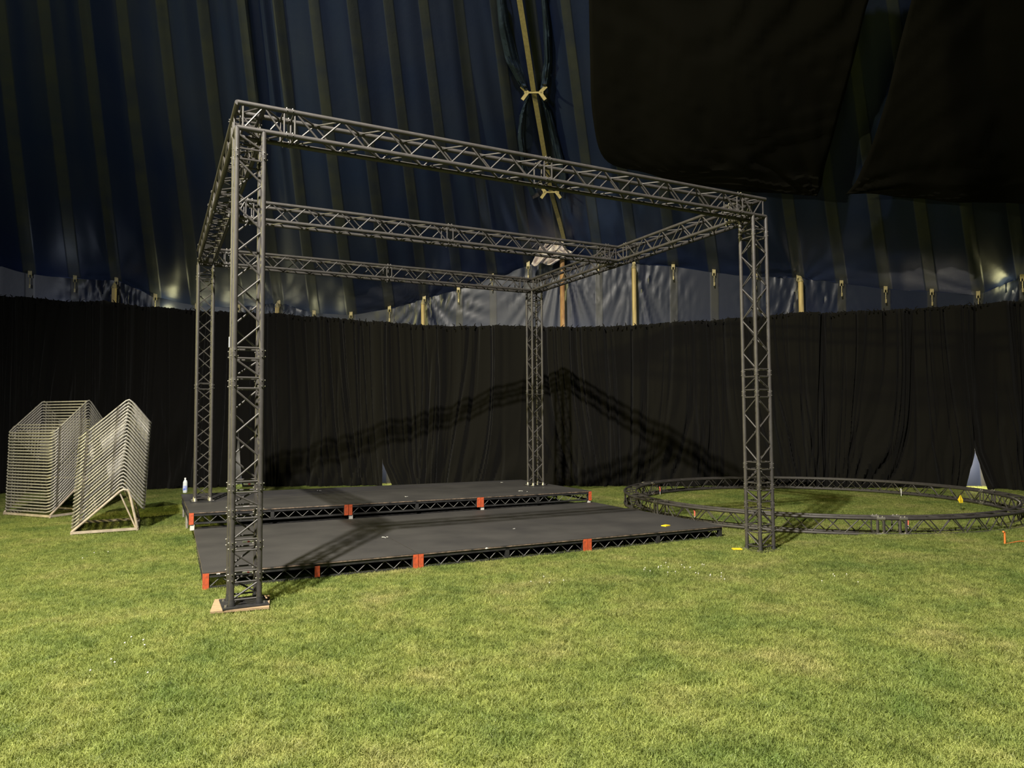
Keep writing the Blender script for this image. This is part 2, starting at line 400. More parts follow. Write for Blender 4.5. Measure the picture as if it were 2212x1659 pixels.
# ------------------------------------------------------------------ black drapes round the wall
DR = bpy.data.materials.new('black_drape_cloth'); DR.use_nodes = True
b_ = DR.node_tree.nodes['Principled BSDF']; b_.inputs['Base Color'].default_value = (.0056, .0052, .0045, 1); b_.inputs['Roughness'].default_value = .95
b_.inputs['Specular IOR Level'].default_value = .12; b_.inputs['Sheen Weight'].default_value = .03; b_.inputs['Sheen Roughness'].default_value = .6
brk = [-420, -60, 240, 516, 828, 1183, 1512, 1790, 2098, 2480]
gap = {516: (9, .34), 828: (12, .15), 2098: (25, .21)}      # half width in columns at the hem, height of the slit
def lbl(i):
    return ['black drape at the far left edge, behind the left stack of tube frames', 'black drape behind the right stack of tube frames', 'black drape behind the rear left truss tower, above the water bottle',
            'black drape between the two front gaps, directly behind the left half of the rear stage', 'gathered black drape behind the rear stage, left of the rear right truss tower',
            'black drape right of the rear right truss tower, carrying the peaked truss shadow', 'black drape seen just left of the front right truss tower', 'black drape behind the ring, left of the tall slit at right', 'black drape at the far right, right of the tall slit'][i]
for i, (ua, ub) in enumerate(zip(brk, brk[1:])):
    ta, tb = interp(T0, ua), interp(T0, ub); n = int(abs(ub-ua)*1.15); rn = random.Random(i*7+1)
    kinks = [rn.uniform(0, 1) for _ in range(6)]
    def df(a, b):
        t = ta+(tb-ta)*a; 
        u = ua+(ub-ua)*a; zb_ = None
        sh = 0; H = b
        # hem drift: folds fan sideways towards the floor, slits open at the edges
        low = (1-b)**2.2
        if ub in gap: sh -= gap[ub][0]*(1 if ub != 828 else .1)*max(0, 1-b/gap[ub][1])*sstep(.72, 1, a)
        if ua in gap: sh += gap[ua][0]*(1 if ua != 828 else 1.9)*max(0, 1-b/gap[ua][1])*sstep(.28, 0, a)
        uu = u+sh; t = interp(T0, uu); p, nn = spl(t, 0); 
        zt = z_at(p, uu, interp(VT, uu)); g0 = gz(p.x, p.y)-.02
        c = u*.021+low*2.2*fold(u*.0045, 7, 0)+.9*fold(u*.008, 1, 0)+.5*(1-b)*fold(u*.012, 40, .4)
        f = .26*fold(c, 2, .2*b)+.10*fold(c*2.3, 9, .3*b)+.02*fold(c*6+b*.6, 4, .7*b)
        f -= .13*max(0, 1-abs(fold(c*1.25, 20, .35*b))*13)
        f -= .09*max(0, 1-abs(fold(c*2.7+.3*b, 30, .6*b))*9)*(.35+.65*fold(c*.6, 3, 3)+.3)
        f += .16*abs(fold(c*1.6+2.6*low, 7, b))*low*2-.1
        f = max(f, -.30)
        zt += .022*fold(u*.25, 1, 0)+.035*abs(fold(u*.06, 2, 0))
        z = g0+(zt-g0)*b
        return (p.x+nn.x*(f+.04), p.y+nn.y*(f+.04), z)
    gb = MB().grid(df, max(n, 60), 34)
    u = ua+5                                # the ties along the top hem belong to the cloth
    while u < ub-4:
        t = interp(T0, u); p, nn = spl(t, 0); z = z_at(p, u, interp(VT, u))
        a0 = Vector((p.x+nn.x*.02, p.y+nn.y*.02, z-.06)); dx = Vector((nn.y, -nn.x, 0))
        hh = rn.uniform(.05, .13); gb.tube([a0, a0+dx*rn.uniform(-.03, .03)+Vector((0, 0, hh*.6)), a0+dx*rn.uniform(-.07, .07)+Vector((0, 0, hh))], [.020, .014, .005], 5)
        u += rn.uniform(7, 19)
    o = gb.build('black_drape', DR, smooth=True); tag(o, lbl(i), 'curtain')
    so = o.modifiers.new('thickness', 'SOLIDIFY'); so.thickness = .006
# point lamps added behind the drapes for eave glow, leaked daylight and lit slits
for (u, off, z, c_, pw) in ((338, .72, 4.85, (1, .95, .5), 9), (420, .76, 4.62, (1, .95, .55), 5), (470, .76, 4.58, (1, .95, .55), 7), (530, .76, 4.55, (1, .95, .55), 7), (590, .76, 4.5, (1, .95, .6), 4), (655, .76, 4.42, (1, .95, .55), 6), (710, .76, 4.36, (1, .95, .55), 4), (2205, .70, 5.0, (1, .93, .45), 6),
                           (1000, .45, 3.7, (.6, .72, 1), 6), (1250, .45, 3.75, (.45, .65, 1), 16), (1390, .45, 3.7, (.6, .75, 1), 7), (1560, .45, 3.8, (.75, .8, 1), 5), (1800, .45, 4.0, (.85, .88, 1), 4), (100, .45, 4.6, (.7, .8, 1), 5),
                           (517, .4, .6, (1, .9, .7), 60), (836, .35, .5, (1, .9, .7), 50), (2098, .35, .6, (1, .88, .65), 220)):
    p, nn = spl(interp(T0, u), off); lamp('behind_drape_fill', 'POINT', (p.x, p.y, z), c_, pw, size=.12)
# ------------------------------------------------------------------ black cloths slung under the roof
DK = mat('black_cloth_overhead', (.0045, .0042, .0034), .95, spec=.1)
def cloth(Ledge, Redge, label, gather, nu=60, nv=50):
    def at(T, b):
        x = b*(len(T)-1); i = min(int(x), len(T)-2); f = x-i
        P = [T[max(0, min(len(T)-1, i+k))] for k in (-1, 0, 1, 2)]
        return tuple(.5*((2*P[1][c])+(P[2][c]-P[0][c])*f+(2*P[0][c]-5*P[1][c]+4*P[2][c]-P[3][c])*f*f+(3*P[1][c]-P[0][c]-3*P[2][c]+P[3][c])*f**3) for c in (0, 1))
    L3 = [None]*(nv+1)
    def f(a, b):
        l = at(Ledge, b); r = at(Redge, b); u = l[0]+(r[0]-l[0])*a; v = l[1]+(r[1]-l[1])*a
        k = (round(u/20), round(v/20))
        P = roof_hit(u, v, .55)
        an = math.atan2(v-gather[1], u-gather[0]); rr = math.hypot(v-gather[1], u-gather[0])/160.
        P.z += .12*fold(an*7, 1, rr)*math.exp(-rr*.7)+.06*fold(u*.012, v*.004, 5)-.25*math.sin(math.pi*a)*math.sin(math.pi*b)
        return P
    o = MB().grid(f, nu, nv).build('overhead_black_cloth', DK, smooth=True); tag(o, label, 'cloth')
    s = o.modifiers.new('thickness', 'SOLIDIFY'); s.thickness = .008
    sm_ = o.modifiers.new('relax', 'SMOOTH'); sm_.factor = .5; sm_.iterations = 3
cloth([(1268, -160), (1270, -20), (1273, 120), (1279, 250), (1308, 345), (1400, 375), (1520, 400), (1640, 418)], [(1960, -160), (1885, -20), (1852, 100), (1822, 215), (1800, 300), (1782, 360), (1775, 400), (1764, 424)],
      'larger black cloth slung under the roof, above the front right corner of the truss frame', (1766, 424))
cloth([(2010, -160), (1972, -20), (1938, 110), (1912, 215), (1885, 300), (1862, 360), (1845, 395), (1822, 421)], [(2700, -160), (2700, 0), (2700, 100), (2700, 200), (2700, 300), (2700, 380), (2600, 440), (2500, 455)],
      'black cloth slung under the roof at the upper right corner, right of the blue gap', (1822, 421))

# ------------------------------------------------------------------ side poles, eave plates, strap
def pole(u, vtop, r, m, label):
    t = interp(col_of(.55) if False else T9, u); p, n = spl(t, .60); u_ = u
    z = z_at(p, u, vtop); g0 = gz(p.x, p.y)-.03
    e = empty('tent_pole', (p.x, p.y, g0), 0, label, 'pole')
    MB().tube([(0, 0, 0), (0, 0, z-g0)], r, 14).build('shaft', m, e, True)
    MB().tube([(0, 0, z-g0-.04), (0, 0, z-g0+.10)], [r*1.25, r*.5], 12).tube([(0, 0, z-g0+.1), (0, 0, z-g0+.12)], .012, 8).build('pole_spike', STRAPD, e, True)
T6 = T9
pole(250, 620, .062, WOOD, 'short-looking pale wooden tent pole above the drapes, left of the rear left tower')
pole(603, 662, .055, WOOD, 'pale wooden tent pole just right of the front left truss tower')
pole(918, 655, .055, WOOD, 'pale wooden tent pole behind the rear beam, left of the rear right truss tower')
pole(1217, 534, .068, RUST, 'brown stained tent pole standing under the white glare patch')
pole(1371, 577, .06, WOOD, 'pale yellow tent pole just right of the brown pole, behind the right side beam')
pole(1728, 606, .066, WOOD, 'pale wooden tent pole right of the front right truss tower')
pl = MB().tube([(-.035, 0, -.13), (-.03, 0, .0), (-.012, 0, .12), (.012, 0, .12), (.03, 0, .0), (.035, 0, -.13)], .011, 6).box((0, 0, .02), (.09, .02, .16)).tube([(0, 0, -.13), (0, 0, -.32)], .009, 6).box((0, 0, -.36), (.035, .015, .1))
plm = None
for u in SEAMU[5:35]:
    if u in (1217,): continue
    t = t_of(u); e, n, uu = eave(round(t, 5)); an = math.atan2(n.y, n.x)+math.pi/2
    if plm is None:
        o = pl.build('eave_buckle', STRAPD, None, True); plm = o
    else: o = plm.copy(); COL.objects.link(o)
    o.location = (e.x+n.x*.12, e.y+n.y*.12, e.z+.02); o.rotation_euler = (0, 0, an)
    tag(o, 'small metal eave buckle with hanging strap where a roof seam meets the wall', 'buckle', 'eave buckles along the roof edge')
# webbing strap running down the roof lacing
SP = [(1108, -120), (1122, 0), (1138, 100), (1153, 200), (1172, 310), (1190, 415), (1206, 470), (1219, 520)]
P3 = [roof_hit(u, v, .35) for u, v in SP]
sa = empty('roof_strap', P3[0], 0, 'long beige webbing strap slanting down the roof to the brown tent pole', 'strap')
g = MB()
for a, b in zip(P3, P3[1:]):
    g.bar(a-P3[0], b-P3[0], .10, .012, (CAM-a).normalized())
g.build('webbing', STRAP, sa)
for k, (u, v) in enumerate([(1153, 200), (1190, 415)]):
    c = roof_hit(u, v, .37)-P3[0]; g = MB(); x = r2; y = u2
    for s in (-1, 1):
        g.bar(c, c+x*s*.20, .035, .012, -fw)
        g.bar(c+x*s*.13, c+x*s*.26+y*.13, .07, .02, -fw); g.bar(c+x*s*.13, c+x*s*.24-y*.15, .07, .02, -fw)
    g.build('lacing_tab', STRAP, sa)
# open lacing gap: dark folded flaps either side of the strap
FLAP = mat('blue_flap_membrane', (.025, .04, .07), .35, spec=.6, bump=.5, bscale=14, var=.3, vscale=3)
def flap(L1, L2, label):
    def f(a, b):
        x = b*(len(L1)-1); i = min(int(x), len(L1)-2); q = x-i
        l = [L1[i][c]+(L1[i+1][c]-L1[i][c])*q for c in (0, 1)]; r = [L2[i][c]+(L2[i+1][c]-L2[i][c])*q for c in (0, 1)]
        P = roof_hit(l[0]+(r[0]-l[0])*a, l[1]+(r[1]-l[1])*a, .12+.12*math.sin(a*math.pi)+.05*fold(a*6, b*5, 2)); return P
    o = MB().grid(f, 14, 50).build('lacing_flap', FLAP, ROOF, smooth=True); s = o.modifiers.new('t', 'SOLIDIFY'); s.thickness = .006
flap([(1068, -60), (1078, 60), (1092, 130), (1120, 180), (1140, 205), (1122, 250), (1118, 300), (1130, 380), (1150, 430)], [(1086, -60), (1098, 40), (1118, 120), (1138, 180), (1146, 205), (1138, 225), (1134, 290), (1140, 350), (1182, 415)], 'dark folded roof flap edge on the left of the beige strap')
flap([(1164, -60), (1174, 60), (1176, 130), (1168, 180), (1164, 205), (1176, 240), (1190, 300), (1208, 380), (1200, 420)], [(1176, -60), (1188, 60), (1192, 130), (1186, 180), (1172, 210), (1190, 240), (1206, 300), (1226, 380), (1222, 430)], 'dark folded roof flap edge on the right of the beige strap')
# white glare at the pole head, built as a pale crumpled sheet
PATCH = mat('crumpled_white_glare', (.85, .78, .78), .28, spec=.7, bump=1.0, bscale=9, col2=(.25, .2, .2), vscale=5)
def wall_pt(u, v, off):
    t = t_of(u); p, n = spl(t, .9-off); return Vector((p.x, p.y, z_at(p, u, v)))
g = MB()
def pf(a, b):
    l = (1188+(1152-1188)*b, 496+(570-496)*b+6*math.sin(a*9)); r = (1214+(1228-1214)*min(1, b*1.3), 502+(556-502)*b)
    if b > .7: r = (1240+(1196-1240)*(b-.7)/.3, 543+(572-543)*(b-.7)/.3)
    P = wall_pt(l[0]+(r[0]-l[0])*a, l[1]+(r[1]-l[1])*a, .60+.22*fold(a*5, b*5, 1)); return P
o = g.grid(pf, 20, 24).build('glare_sheet', PATCH, smooth=True); tag(o, 'white glare at the head of the brown pole, built as a crumpled pale sheet', 'sheet'); s = o.modifiers.new('t', 'SOLIDIFY'); s.thickness = .004

# ------------------------------------------------------------------ truss builder
TR_R = .0245; BR = .0095; SQ = .24
def truss(sec_name, parent, a, b, ex, ey, half=.22, ends=(1, 1), couple=(1, 1), phase=0, closed_a=False, closed_b=False):
    """one square truss section between centre-line corner a and b (a = corner chord 0), ex, ey = directions of the square."""
    a = Vector(a); b = Vector(b); ax = (b-a); Ln = ax.length; ax.normalize(); ex = Vector(ex); ey = Vector(ey)
    cs = [ex*0, ex*SQ, ex*SQ+ey*SQ, ey*SQ]
    g = MB(); m = .055
    n = max(1, round((Ln-2*m)/half)); st = (Ln-2*m)/n
    for k in range(4):
        p, q = cs[k], cs[(k+1) % 4]
        for j in range(n):
            s0 = m+j*st; s1 = s0+st; fl_ = (j+k+phase) % 2
            A = a+ax*s0+(p if fl_ == 0 else q); B = a+ax*s1+(q if fl_ == 0 else p)
            g.tube([A, B], BR, 6, cap=False)
        for e_, s0 in ((ends[0], m-.005), (ends[1], Ln-m+.005)):
            if e_: g.tube([a+ax*s0+p, a+ax*s0+q], BR, 6, cap=False)
    sec = g.build(sec_name, TR, parent, True)
    for k in range(4):
        h = MB().tube([a+cs[k], a+ax*Ln+cs[k]], TR_R, 12)
        for e_, s0, d in ((couple[0], 0, 1), (couple[1], Ln, -1)):
            if e_: c = a+ax*s0+cs[k]; h.tube([c+ax*d*.001, c+ax*d*.012, c+ax*d*.05], [TR_R*1.16, TR_R*1.16, TR_R*1.04], 12)
        h.alt = (len(h.f), BOLT)
        for e_, s0, d in ((couple[0], 0, 1), (couple[1], Ln, -1)):
            if e_:
                c = a+ax*s0+cs[k]
                for dd in (ex, ey): h.tube([c+ax*d*.028-dd*.036, c+ax*d*.028+dd*.036], .0055, 6)
        h.build('chord_tube', TR, sec, True)
    return sec
X, Y, Z = Vector((1, 0, 0)), Vector((0, 1, 0)), Vector((0, 0, 1))
W, D, H = 6.826, 6.5487, 4.70
zc = H-SQ        # lower chord height
def tower(x, y, z0, joints, label, flip=0):
    o = empty('truss_tower', (x+SQ/2, y+SQ/2, z0), 0, label, 'truss tower')
    off = Vector((-SQ/2, -SQ/2, -z0))
    MB().box((0, 0, .006), (.40, .40, .012)).build('base_plate', BLKSTEEL, o)
    for i in (-1, 1):
        for j in (-1, 1):
            MB().lathe((i*.12, j*.12, .012), [(.034, 0), (.034, .012), (.028, .035), (.026, .06)], 12).build('foot_cone', BOLT if z0 > .1 else BLKSTEEL, o, True)
            MB().lathe((i*.165, j*.12, .012), [(.012, 0), (.012, .014)], 6).build('foot_bolt', BOLT, o, True)
    js = [z0+.012]+joints+[zc]
    for i, (p, q) in enumerate(zip(js, js[1:])):
        last = i == len(js)-2
        truss('truss_section', o, Vector((0, 0, p))+off, Vector((0, 0, q))+off, X, Y, .215 if q-p > .5 else .17, (1, 0 if last else 1), (i > 0, not last), i+flip)
    return o
tw = tower(0, 0, .0, [.27, .555, .85, 1.086, 2.05, 2.33, 4.215], 'front left black truss tower, nearest the camera, standing on a plywood square')
# printed tags lying inside the short sections
for z in (.30, .58, .9, 1.11):
    MB().box((.02, -SQ/2+.02, z), (.09, .004, .016)).build('paper_tag', CARD, tw)
    MB().box((.025, -SQ/2+.0165, z), (.02, .003, .012)).build('red_mark', REDP, [c for c in bpy.data.objects if c.parent == tw][-1])
MB().box((-SQ/2-.0255, SQ/2-.0, 2.45), (.004, .03, .10)).build('white_sticker', CARD, tw)
tower(W-SQ, 0, -.098, [.2, .51, .76, 1.04, 2.02, 2.3, 4.215], 'front right black truss tower standing on the grass beside the ring')
tower(0, D-SQ, .303, [2.29, 4.215], 'rear left black truss tower standing on the raised stage near the bottle', 1)
tower(W-SQ, D-SQ, .250, [2.26, 4.215], 'rear right black truss tower standing on the raised stage, nearest the drapes', 1)
def beam_x(y, joints, label, corners=True):
    o = empty('truss_beam', (0, y+SQ/2, zc), 0, label, 'truss beam')
    off = Vector((0, -y-SQ/2, -zc))
    for i, (p, q) in enumerate(zip(joints, joints[1:])):
        c = (corners and (i == 0 or i == len(joints)-2))
        sc_ = truss('corner_block' if c else 'truss_section', o, Vector((p, y, zc))+off, Vector((q, y, zc))+off, Y, Z, .235 if not c else .19, (1, 1), (i > 0 or not corners, i < len(joints)-2 or not corners), i)
        if c:
            for xx in ((0, SQ) if i == 0 else (W-SQ, W)):
                for zz in (zc, H):
                    y0, y1 = (y, y+SQ); MB().tube([Vector((xx, y0, zz))+off, Vector((xx, y1, zz))+off], TR_R, 12).build('cross_tube', TR, sc_, True)
    return o
beam_x(0, [0, .476, 3.37, W-.476, W], 'front black truss beam, highest in view, joining the two front towers')
beam_x(D-SQ, [0, .476, 3.41, W-.476, W], 'rear black truss beam, lowest in view, joining the two rear towers')
beam_x(3.13, [SQ+.23, 3.41, W-SQ-.23], 'middle black truss beam hung between the two side beams', False)
def beam_y(x, label, side):
    o = empty('truss_beam', (x+SQ/2, SQ, zc), 0, label, 'truss beam'); off = Vector((-x-SQ/2, -SQ, -zc))
    J = [SQ, .476, 2.93, 3.57, D-.476, D-SQ]
    for i, (p, q) in enumerate(zip(J, J[1:])):
        truss('tee_block' if i == 2 else 'truss_section', o, Vector((x, p, zc))+off, Vector((x, q, zc))+off, X, Z, .235, (1, 1), (i > 0, i < 4), i)
    xs = x+SQ if side > 0 else x; xe = x+SQ+.23 if side > 0 else x-.23
    truss('tee_stub', o, Vector((min(xs, xe), 3.13, zc))+off, Vector((max(xs, xe), 3.13, zc))+off, Y, Z, .2, (1, 1), (side < 0, side > 0), 0)
beam_y(0, 'left side black truss beam running back from the front left tower', 1)
beam_y(W-SQ, 'right side black truss beam running back from the front right tower', -1)
b = MB().box((0, 0, 0), (.50, .46, .018)); o = b.build('plywood_pad', PLY, loc=(.10, .13, -.010)); o.rotation_euler = (0, 0, R_(-9)); tag(o, 'small plywood square under the front left truss tower', 'board')
# ------------------------------------------------------------------ ring truss on the lawn
RC = Vector((11.32, 3.20)); RR = 3.74; RS = .24
def arc(a0, a1, r, z, n):
    return [Vector((RC.x+r*math.cos(a0+(a1-a0)*i/n), RC.y+r*math.sin(a0+(a1-a0)*i/n), z)) for i in range(n+1)]
ctr = Vector((RC.x, RC.y, -.135)); zr = -.118+TR_R
ring = empty('ring_truss', ctr, 0, 'large black circular truss ring lying on the grass at right', 'truss ring')
jts = [R_(a) for a in (184, 262, 268.5, 330, 30, 75, 130, 184+360)]
jts = [R_(a) for a in (176, 235.5, 240.5, 333, 420, 476, 536)]
for a0, a1 in zip(jts, jts[1:]):
    short = a1-a0 < .3; n = max(2, int((a1-a0)/.05)); sec = MB(); off = -ctr
    prof = [(RR, zr), (RR, zr+RS), (RR-RS, zr+RS), (RR-RS, zr)]
    def pt(ang, k): r, z = prof[k]; return Vector((RC.x+r*math.cos(ang), RC.y+r*math.sin(ang), z))+off
    m = .055/RR; nb = max(1, round((a1-a0-2*m)*RR/.235)); st = (a1-a0-2*m)/nb
    for k in range(4):
        for j in range(nb):
            fl_ = (j+k) % 2; A = pt(a0+m+j*st, k if fl_ == 0 else (k+1) % 4); B = pt(a0+m+(j+1)*st, (k+1) % 4 if fl_ == 0 else k); sec.tube([A, B], BR, 6, cap=False)
        for e in (a0+m, a1-m): sec.tube([pt(e, k), pt(e, (k+1) % 4)], BR*1.3 if k in (0, 2) else BR, 6, cap=False)
    so = sec.build('arc_section', TR, ring, True)
    for k in range(4):
        r, z = prof[k]; MB().tube([q+off for q in arc(a0, a1, r, z, n)], TR_R, 12).build('chord_tube', TR, so, True)
    cp = MB()
    for e, d in ((a0, 1), (a1, -1)):
        for k in range(4):
            c = pt(e+d*.008, k); tn = Vector((-math.sin(e), math.cos(e), 0)); cp.tube([c-tn*.03, c+tn*.03], TR_R*1.2, 12); cp.tube([c-Z*.04, c+Z*.04], .008, 6)
    cp.build('coupler', BOLT, so, True)
    for e in (a0+m*.8, a1-m*.8):
        if short or True:
            c0 = pt(e, 0); c1 = pt(e, 1); MB().tube([c0, c1], .019, 8).build('end_post', TR, so, True)
# ------------------------------------------------------------------ stage panels
def panel(x, y, rz, w, d, ztop, label, legs=None, feet='plates', cornermat=None, slope=0, frontrow=False, gapd=None, oc=(1, 1, 1, 1), op=False):
    t = .186
    o = empty('stage_deck_panel', (x, y, ztop), rz, label, 'stage panel'); o.rotation_euler = (0, -slope, rz) if False else (0, math.atan(-slope), rz)
    e = .004
    MB().box((w/2, d/2, -.006), (w-2*e, d-2*e, .012)).build('deck_board', DECK, o)
    MB().box((w/2, e+.004, -.012), (w-2*e, .008, .016)).box((e+.004, d/2, -.012), (.008, d-2*e, .016)).build('worn_edge', WORN, o)
    f = MB(); r = .04; q = e+.012
    f.box((w/2, q+r/2, -.037), (w-2*q, r, .048)).box((w/2, d-q-r/2, -.037), (w-2*q, r, .048)).box((q+r/2, d/2, -.037), (r, d-2*q, .048)).box((w-q-r/2, d/2, -.037), (r, d-2*q, .048))
    z = -t+.013
    f.box((w/2, q+r/2, z), (w-2*q, r, .026)).box((w/2, d-q-r/2, z), (w-2*q, r, .026)).box((q+r/2, d/2, z), (r, d-2*q, .026)).box((w-q-r/2, d/2, z), (r, d-2*q, .026))
    f.box((w/2, q+r/2, -t/2), (.055, r, t-.03)).box((w/2, d-q-r/2, -t/2), (.055, r, t-.03)).box((w/2, d/2, -.05), (.05, d-.1, .05))
    for i in (0, 1):
        for j in (0, 1): f.box((q+.03 if i == 0 else w-q-.03, q+.03 if j == 0 else d-q-.03, -t/2), (.055, .055, t-.004))
    f.build('steel_frame', BLKSTEEL, o)
    wb = MB(); zt, zb = -.061, -t+.026
    def zig(p0, p1):
        p0 = Vector(p0); p1 = Vector(p1); n = max(2, round((p1-p0).length/.115)); 
        for k in range(n):
            a = p0.lerp(p1, k/n); b = p0.lerp(p1, (k+1)/n); a.z = zt if k % 2 else zb; b.z = zb if k % 2 else zt; wb.tube([a, b], .0055, 6, cap=False)
    for yy in (q+.02, d-q-.02): zig((.08, yy, 0), (w/2-.03, yy, 0)); zig((w/2+.03, yy, 0), (w-.08, yy, 0))
    for xx in (q+.02, w-q-.02): zig((xx, .08, 0), (xx, d-.08, 0))
    wb.build('lattice_web', WEB, o, True)
    for i in (0, 1):
        for j in (0, 1):
            if oc[i+2*j]:
                cx = e+.031 if i == 0 else w-e-.031; cy = e+.004 if j == 0 else d-e-.004
                MB().box((cx, cy+.002*(1-2*j), -t/2-.006), (.062, .014, t-.010)).box((e+.006 if i == 0 else w-e-.006, e+.03 if j == 0 else d-e-.03, -t/2-.006), (.013, .06, t-.012)).build('corner_plate', ORANGE, o)
    if op: MB().box((w/2, e+.008, -t/2-.012), (.058, .014, t-.062)).build('middle_plate', ORANGE, o)
    if legs:
        for (lx, ly, ln, kind) in legs:
            if kind == 'foot': MB().box((lx, ly, -t-ln/2), (.06, .06, ln)).build('foot', FOOT, o)
            else:
                lg = MB().tube([(lx, ly, -t), (lx, ly, -t-ln+.01)], .022, 10).build('leg', GALV, o, True)
                MB().box((lx, ly, -t-ln+.005), (.11, .11, .01)).build('foot_plate', GALV, lg)
    return o
def rot(an, u, v): return (u*math.cos(an)-v*math.sin(an), u*math.sin(an)+v*math.cos(an))
row = ['front row', 'middle row', 'rear row']; colm = ['left', 'centre', 'right']
fx, fy, fa, fd = -.1605, 1.4292, -.0201, 3.80
for j in range(3):
    for i in range(3):
        dx, dy = rot(fa, i*2.44, j*fd/3)
        extra = {0: ' by the lawn', 1: ', between the other two rows', 2: ' by the step'}[j]
        panel(fx+dx, fy+dy, fa, 2.44, fd/3, .0545-.0027*i*2.44-.008*j*fd/3, 'black deck panel of the low stage, %s, %s%s' % (row[j], colm[i], extra), slope=-.0027,
              oc=(1, 0 if i == 2 else 1, 0, 0) if j == 0 else (0, 0, 0, 0), op=(i == 0 and j == 0))
rx, ry, ra, rd = -.1544, 4.8755+.02, .0057, 3.0
for j in range(2):
    for i in range(3):
        dx, dy = rot(ra, i*2.44, j*rd/2); z = .3014-.0078*i*2.44
        legs = []
        if j == 0:
            zf = z-.186-(.0545-.0027*i*2.44-.008*3.6)
            legs = [(.05, .05, max(.02, zf), 'foot')]+([(2.39, .05, max(.02, zf-.019), 'foot')] if i == 2 else [])
            legs += [(.04, 1.35, z-.186+.145, 'leg')] if i == 0 else [(.2, 1.3, z-.186+.145, 'leg')]
            if i == 2: legs += [(2.39, 1.3, z-.186+.14, 'leg')]
        else: legs = [(.05, .2, z-.186+.145, 'leg'), (.05, 1.42, z-.186+.145, 'leg'), (2.39, 1.42, z-.186+.14, 'leg')]
        panel(rx+dx, ry+dy, ra, 2.44, rd/2, z, 'black deck panel of the raised rear stage, %s %s' % (['front row', 'back row'][j], colm[i]), legs, slope=-.0078, oc=(1, 1, 0, 0) if j == 0 else (0, 0, 0, 0))
def thing_box(name, uv, z, d, m, rz, label, cat):
    p = on_z(uv[0], uv[1], z); o = MB().box((0, 0, 0), d).build(name, m, loc=(p.x, p.y, z+d[2]/2)); o.rotation_euler = (0, 0, rz); return tag(o, label, cat)
# shims under the front stage
for (x, L, lab) in ((4.95, .5, 'flat timber shim under the joint of the front stage, left of its right end'), (6.93, .42, 'flat timber shim under the right end of the front stage')):
    dx, dy = rot(fa, x-.0, -.03); z = gz(fx+dx, fy+dy)+.0
    zt = .0545-.0027*x-.186-.003
    o = MB().box((0, 0, 0), (L, .20, .022)).build('timber_shim', PLY, loc=(fx+dx, fy+dy+.06, zt-.011)); o.rotation_euler = (0, 0, fa+.02); tag(o, lab, 'board')
# ------------------------------------------------------------------ bottle
p = on_z(400, 1065, .303); bo = empty('water_bottle', (p.x, p.y+.06, .302), 0, 'clear plastic water bottle with blue label standing at the left edge of the raised stage', 'bottle')
gl = bpy.data.materials.new('clear_bottle_plastic'); gl.use_nodes = True; b_ = gl.node_tree.nodes['Principled BSDF']; b_.inputs['Base Color'].default_value = (.85, .92, .93, 1); b_.inputs['Roughness'].default_value = .15; b_.inputs['Transmission Weight'].default_value = .25; b_.inputs['IOR'].default_value = 1.33
BL = mat('blue_print_label', (.75, .8, .9), .5, col2=(.08, .15, .65), vscale=18)
MB().lathe((0, 0, 0), [(.036, 0), (.042, .01), (.042, .06), (.039, .07), (.042, .08), (.042, .16), (.040, .175), (.042, .19), (.036, .215), (.018, .25), (.014, .262)], 20).build('bottle_body', gl, bo, True)
MB().lathe((0, 0, .262), [(.017, 0), (.017, .024), (.015, .026)], 16).build('bottle_cap', CARD, bo, True)
MB().lathe((0, 0, .05), [(.0428, 0), (.0428, .085)], 20).build('bottle_label', BL, bo, True)
# ------------------------------------------------------------------ small litter and markers
thing_box('yellow_card', (1438, 1136), .038, (.12, .085, .012), YEL, .3, 'yellow card lying on the front stage near its right end', 'card')
thing_box('yellow_card', (1592, 1187), -.085, (.12, .085, .014), YEL, -.5, 'yellow card lying in the grass left of the front right truss tower', 'card')
def stake(u, v, z, h, m, label, tip=None):
    p = on_z(u, v, z); o = empty('marker_stake', (p.x, p.y, z), 0, label, 'stake')
    MB().tube([(0, 0, -.02), (0, 0, h)], .007, 8).build('peg', CARD, o, True)
    MB().tube([(0, 0, h*.35), (0, 0, h*.8), (-.012, 0, h)], [.011, .014, .016], 8).build('coloured_head', m, o, True)
stake(1501, 1122, -.11, .17, PINK, 'pink topped peg just outside the near left part of the ring')
stake(1962, 1143, -.11, .19, PINK, 'pink topped peg beside the near joint of the ring')
stake(1426, 1067, -.11, .17, PINK, 'pink topped peg at the far left part of the ring')
stake(1947, 1070, -.11, .15, CARD, 'white peg at the far side of the ring')
p = on_z(2171, 1178, -.1); o = empty('orange_peg', (p.x, p.y, -.1), 0, 'orange hooked peg in the grass at right with a thin orange line', 'peg')
MB().tube([(-.03, 0, .19), (0, 0, .18), (0, 0, 0)], .012, 8).build('peg', ORP, o, True)
pts = [Vector((0, 0, .02))]+[Vector((.25*k, -.05*k, .035+.01*math.sin(k*2))) for k in range(1, 8)]
MB().tube(pts, .005, 6).build('line', ORP, o, True)
p = on_z(2076, 1100, -.1); o = empty('yellow_flag', (p.x, p.y, -.1), YAW*-1, 'small yellow pennant flag standing inside the ring', 'flag')
MB().tube([(0, 0, -.02), (0, 0, .28)], .003, 6).build('wire_stem', BLKSTEEL, o, True)
MB().box((0, 0, 0), (.001, .001, .001))
g = MB(); g.v = [Vector(q) for q in ((0, 0, .28), (-.05, .01, .18), (-.03, -.015, .12), (.05, .015, .12), (.045, 0, .18), (0, .006, .28), (-.05, .016, .18), (-.03, -.009, .12), (.05, .021, .12), (.045, .006, .18))]
